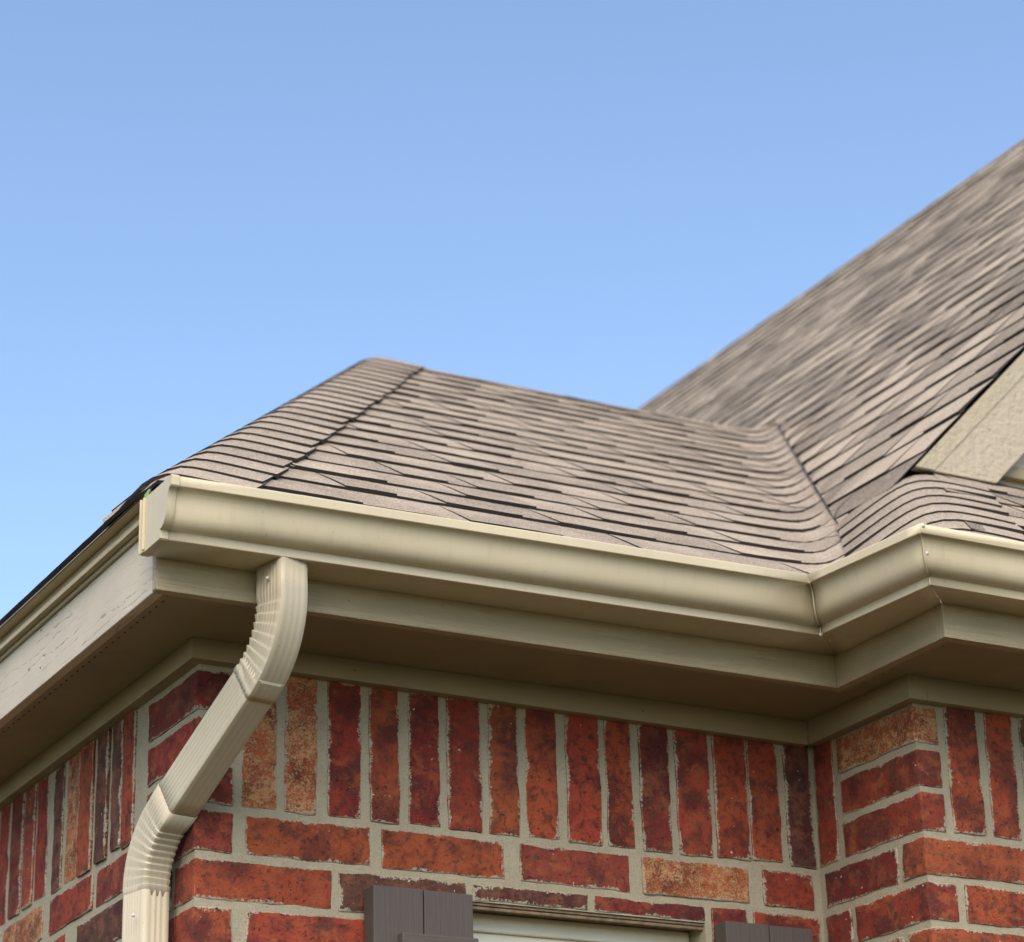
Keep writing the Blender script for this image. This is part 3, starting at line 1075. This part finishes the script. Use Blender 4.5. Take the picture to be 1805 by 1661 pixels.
v, f = join([box(GX0 + .0005, GX0 + .003, YF - .024, YF - .002, zl + .078, zl + .1045)])
mk('green_strip', v, f, M['green'], gut, v[0])
# folded joint strips, rivets and caulk at the mitres
def seam(kind, outs, wdt):
    V, F = [], []
    pr = [q for q in PROF[2:18]]
    for i, (d, z) in enumerate(pr):
        a = pr[max(0, i - 1)]; b = pr[min(len(pr) - 1, i + 1)]
        t = Vector((b[0] - a[0], b[1] - a[1])).normalized()
        nrm = Vector((t.y, -t.x))
        dd, zz = d + nrm.x * .0011, z + nrm.y * .0011
        c = corner(kind, dd)
        V += [(c[0], c[1], zbot(*c) + zz), (c[0], c[1] - wdt, zbot(*c) + zz)]
    for i in range(len(pr) - 1):
        F.append((i * 2, i * 2 + 1, i * 2 + 3, i * 2 + 2))
    ob = mk('seam_strip', V, F, M['gutter'], gut, V[0], smooth=30)
    m_ = ob.modifiers.new('thickness', 'SOLIDIFY'); m_.thickness = .0009; m_.offset = 0
seam('I', 1, .005)
seam('O', 1, -.004)
def rivet(c, r, mat='rivet', sq=(1, 1, 1)):
    v, f = ball((0, 0, 0), r, sq)
    v = [tuple(Vector(q) + Vector(c)) for q in v]
    return mk('rivet', v, f, M[mat], gut, c, smooth=60)
def on_seam(kind, d, z, dx, dy):
    c = corner(kind, d)
    return (c[0] + dx, c[1] + dy, zbot(*c) + z)
rivet(on_seam('I', .1140, .050, .0005, -.0075), .0036)
rivet(on_seam('I', .0600, .0, .004, -.012), .0032, 'gutter')
rivet(on_seam('I', .0880, .0, 0, -.003), .0034, 'caulk')
rivet(on_seam('O', .1330, .088, .004, -.001), .0042, 'caulk')
rivet(on_seam('O', .1140, .046, .003, -.0005), .0040)
rivet(on_seam('O', .0300, .0, .006, .002), .0034)

# ------------------------------------------------------------------ downspout
dsp = empty('downspout', (-.045, .09, 0), 'almond corrugated downspout with two crimped elbows at the brick corner', 'downspout')
P0 = Vector((.030, -.279, .0915))
P1 = Vector((.030, -.279, -.043))
P2 = Vector((-.047, .092, -.293))
diag = (P2 - P1)
dn = diag.normalized()
hor = Vector((diag.x, diag.y, 0)).normalized()
perp = Vector((0, 0, 1)).cross(hor)             # stays horizontal: width axis
bend = math.acos(max(-1, min(1, dn.dot(Vector((0, 0, -1))))))
def frame(t):                                   # direction between straight down and the diagonal
    d = (Vector((0, 0, -1)) * math.cos(t) + hor * math.sin(t)).normalized()
    n = (hor * math.cos(t) + Vector((0, 0, 1)) * math.sin(t)).normalized()   # towards the wall
    return d, n
WX, WY = .0258, .035                             # half sizes across and towards the wall
def section(fd):
    pts = []
    def side(p, q, n, grooves, depth):
        k = grooves * 6 + 2 if grooves else 4
        for i in range(k):
            t = i / k
            c = Vector(p).lerp(Vector(q), t)
            g_ = 0
            if grooves and .08 < t < .92:
                u = ((t - .08) / .84 * grooves) % 1
                g_ = -depth * (1 if .32 < u < .68 else (0 if u < .2 or u > .8 else .5))
            c += Vector(n) * g_
            pts.append(c)
    r = .006
    x, y = WX, WY
    side((-x, -y + r), (-x, y - r), (-1, 0), 6, .0010)
    pts.append(Vector((-x + r * .3, y - r * .3)))
    side((-x + r, y), (x - r, y), (0, 1), 3, .0015)
    pts.append(Vector((x - r * .3, y - r * .3)))
    side((x, y - r), (x, -y + r), (1, 0), 6, .0010)
    pts.append(Vector((x - r * .3, -y + r * .3)))
    side((x - r, -y), (-x + r, -y), (0, -1), 3, fd)
    pts.append(Vector((-x + r * .3, -y + r * .3)))
    return pts
SEC = section(.0003)
SEC2 = section(.0014)
def sweep(name, rings, mat, parent, SEC=SEC):
    """rings: (centre, axis across, axis to wall, scale, crimp fn)"""
    V, F = [], []
    n = len(SEC)
    for c, ax_, ay_, sc, cr in rings:
        for p in SEC:
            k = sc + (cr(p) if cr else 0)
            V.append(c + ax_ * p.x * k + ay_ * p.y * k)
    for i in range(len(rings) - 1):
        for j in range(n):
            F.append((i * n + j, i * n + (j + 1) % n, (i + 1) * n + (j + 1) % n, (i + 1) * n + j))
    ob = mk(name, V, F, mat, parent, tuple(V[0]), smooth=38)
    m_ = ob.modifiers.new('thickness', 'SOLIDIFY'); m_.thickness = .0008; m_.offset = -1
    return ob
def arc_rings(corner_p, rad, t0, t1, n, sc, inner, crimps, amp):
    """bend from angle t0 to t1 about the corner point"""
    tl = rad * math.tan(abs(t1 - t0) / 2)
    d0, n0 = frame(t0)
    start = corner_p - d0 * tl
    sgn = 1 if t1 > t0 else -1
    cen = start + n0 * rad * sgn
    out = []
    for i in range(n + 1):
        t = t0 + (t1 - t0) * i / n
        d, nn = frame(t)
        c = cen - nn * rad * sgn
        ph = (i / n * crimps) % 1.0
        def cr(p, ph=ph, inner=inner):
            wgt = max(0.0, inner * p.y / WY) * .75 + (.55 if abs(p.x) > WX * .8 else 0) - (.55 if inner * p.y < -WY * .8 else 0)
            wgt = max(0, min(1, wgt))
            return -amp * wgt * (ph if ph < .85 else (1 - ph) / .15 * .85)
        out.append((c, perp, nn, sc, cr if 0 < i < n else None))
    return out, tl
U = frame(0)
e1, tl1 = arc_rings(P1, .15, 0, bend, 72, 1.05, 1, 9, .11)
rings = [(P0, perp, U[1], 1.03, None), (P1 + Vector((0, 0, tl1 + .004)), perp, U[1], 1.05, None)] + e1
d1, n1 = frame(bend)
rings.append((P1 + dn * (tl1 + .010), perp, n1, 1.055, None))
up = sweep('upper_elbow', rings, M['pipe'], dsp)
e2, tl2 = arc_rings(P2, .135, bend, 0, 64, 1.0, -1, 9, .075)
a_ = P1 + dn * (tl1 - .03)
b_ = P2 - dn * (tl2 + .012)
sweep('diagonal_pipe', [(a_.lerp(b_, i / 6), perp, n1, 1.0, None) for i in range(7)], M['pipe'], dsp)
rings = [(P2 - dn * (tl2 + .034), perp, n1, 1.045, None), (P2 - dn * (tl2 + .003), perp, n1, 1.015, None)] + e2
rings.append((P2 + Vector((0, 0, -tl2 - .02)), perp, U[1], .93, None))
sweep('lower_elbow', rings, M['pipe'], dsp)
zt = P2.z - tl2 - .006
sweep('vertical_pipe', [(Vector((P2.x, P2.y, zt + (-2.85 - zt) * i / 6)), perp, U[1], .97, None) for i in range(7)], M['pipe'], dsp, SEC2)
v, f = ball((0, 0, 0), .0032)
for c in ((P0 + Vector((-.0305, -.012, -.030))), Vector((P2.x - .031, P2.y - .026, zt - .045))):
    mk('rivet', [tuple(Vector(q) + c) for q in v], f, M['rivet'], dsp, tuple(c), smooth=60)

# ------------------------------------------------------------------ shutters
def shutter(x0, ztop, label, bx0, bx1):
    e = empty('shutter', (x0 + .09, -.03, -1.9 + G), label, 'shutter', 'plank shutters beside the window')
    yb, yf = -.008, -.046
    for i in range(2):
        a = x0 + i * .0945
        boxobj('plank', (a, a + .0925, yf, yb, -1.9, ztop - i * .0008), M['shutx'], e, .0015)
    for zb in (-.4365, -1.62):
        boxobj('batten', (bx0, bx1, yf - .019, yf - .0002, zb - .085, zb), M['shutb'], e, .002)
    return e
shutter(.302, -.357, 'grey brown plank shutter left of the window', .346, .489)
shutter(.998, -.3615, 'grey brown plank shutter right of the window, by the inner corner', 1.0, 1.14)
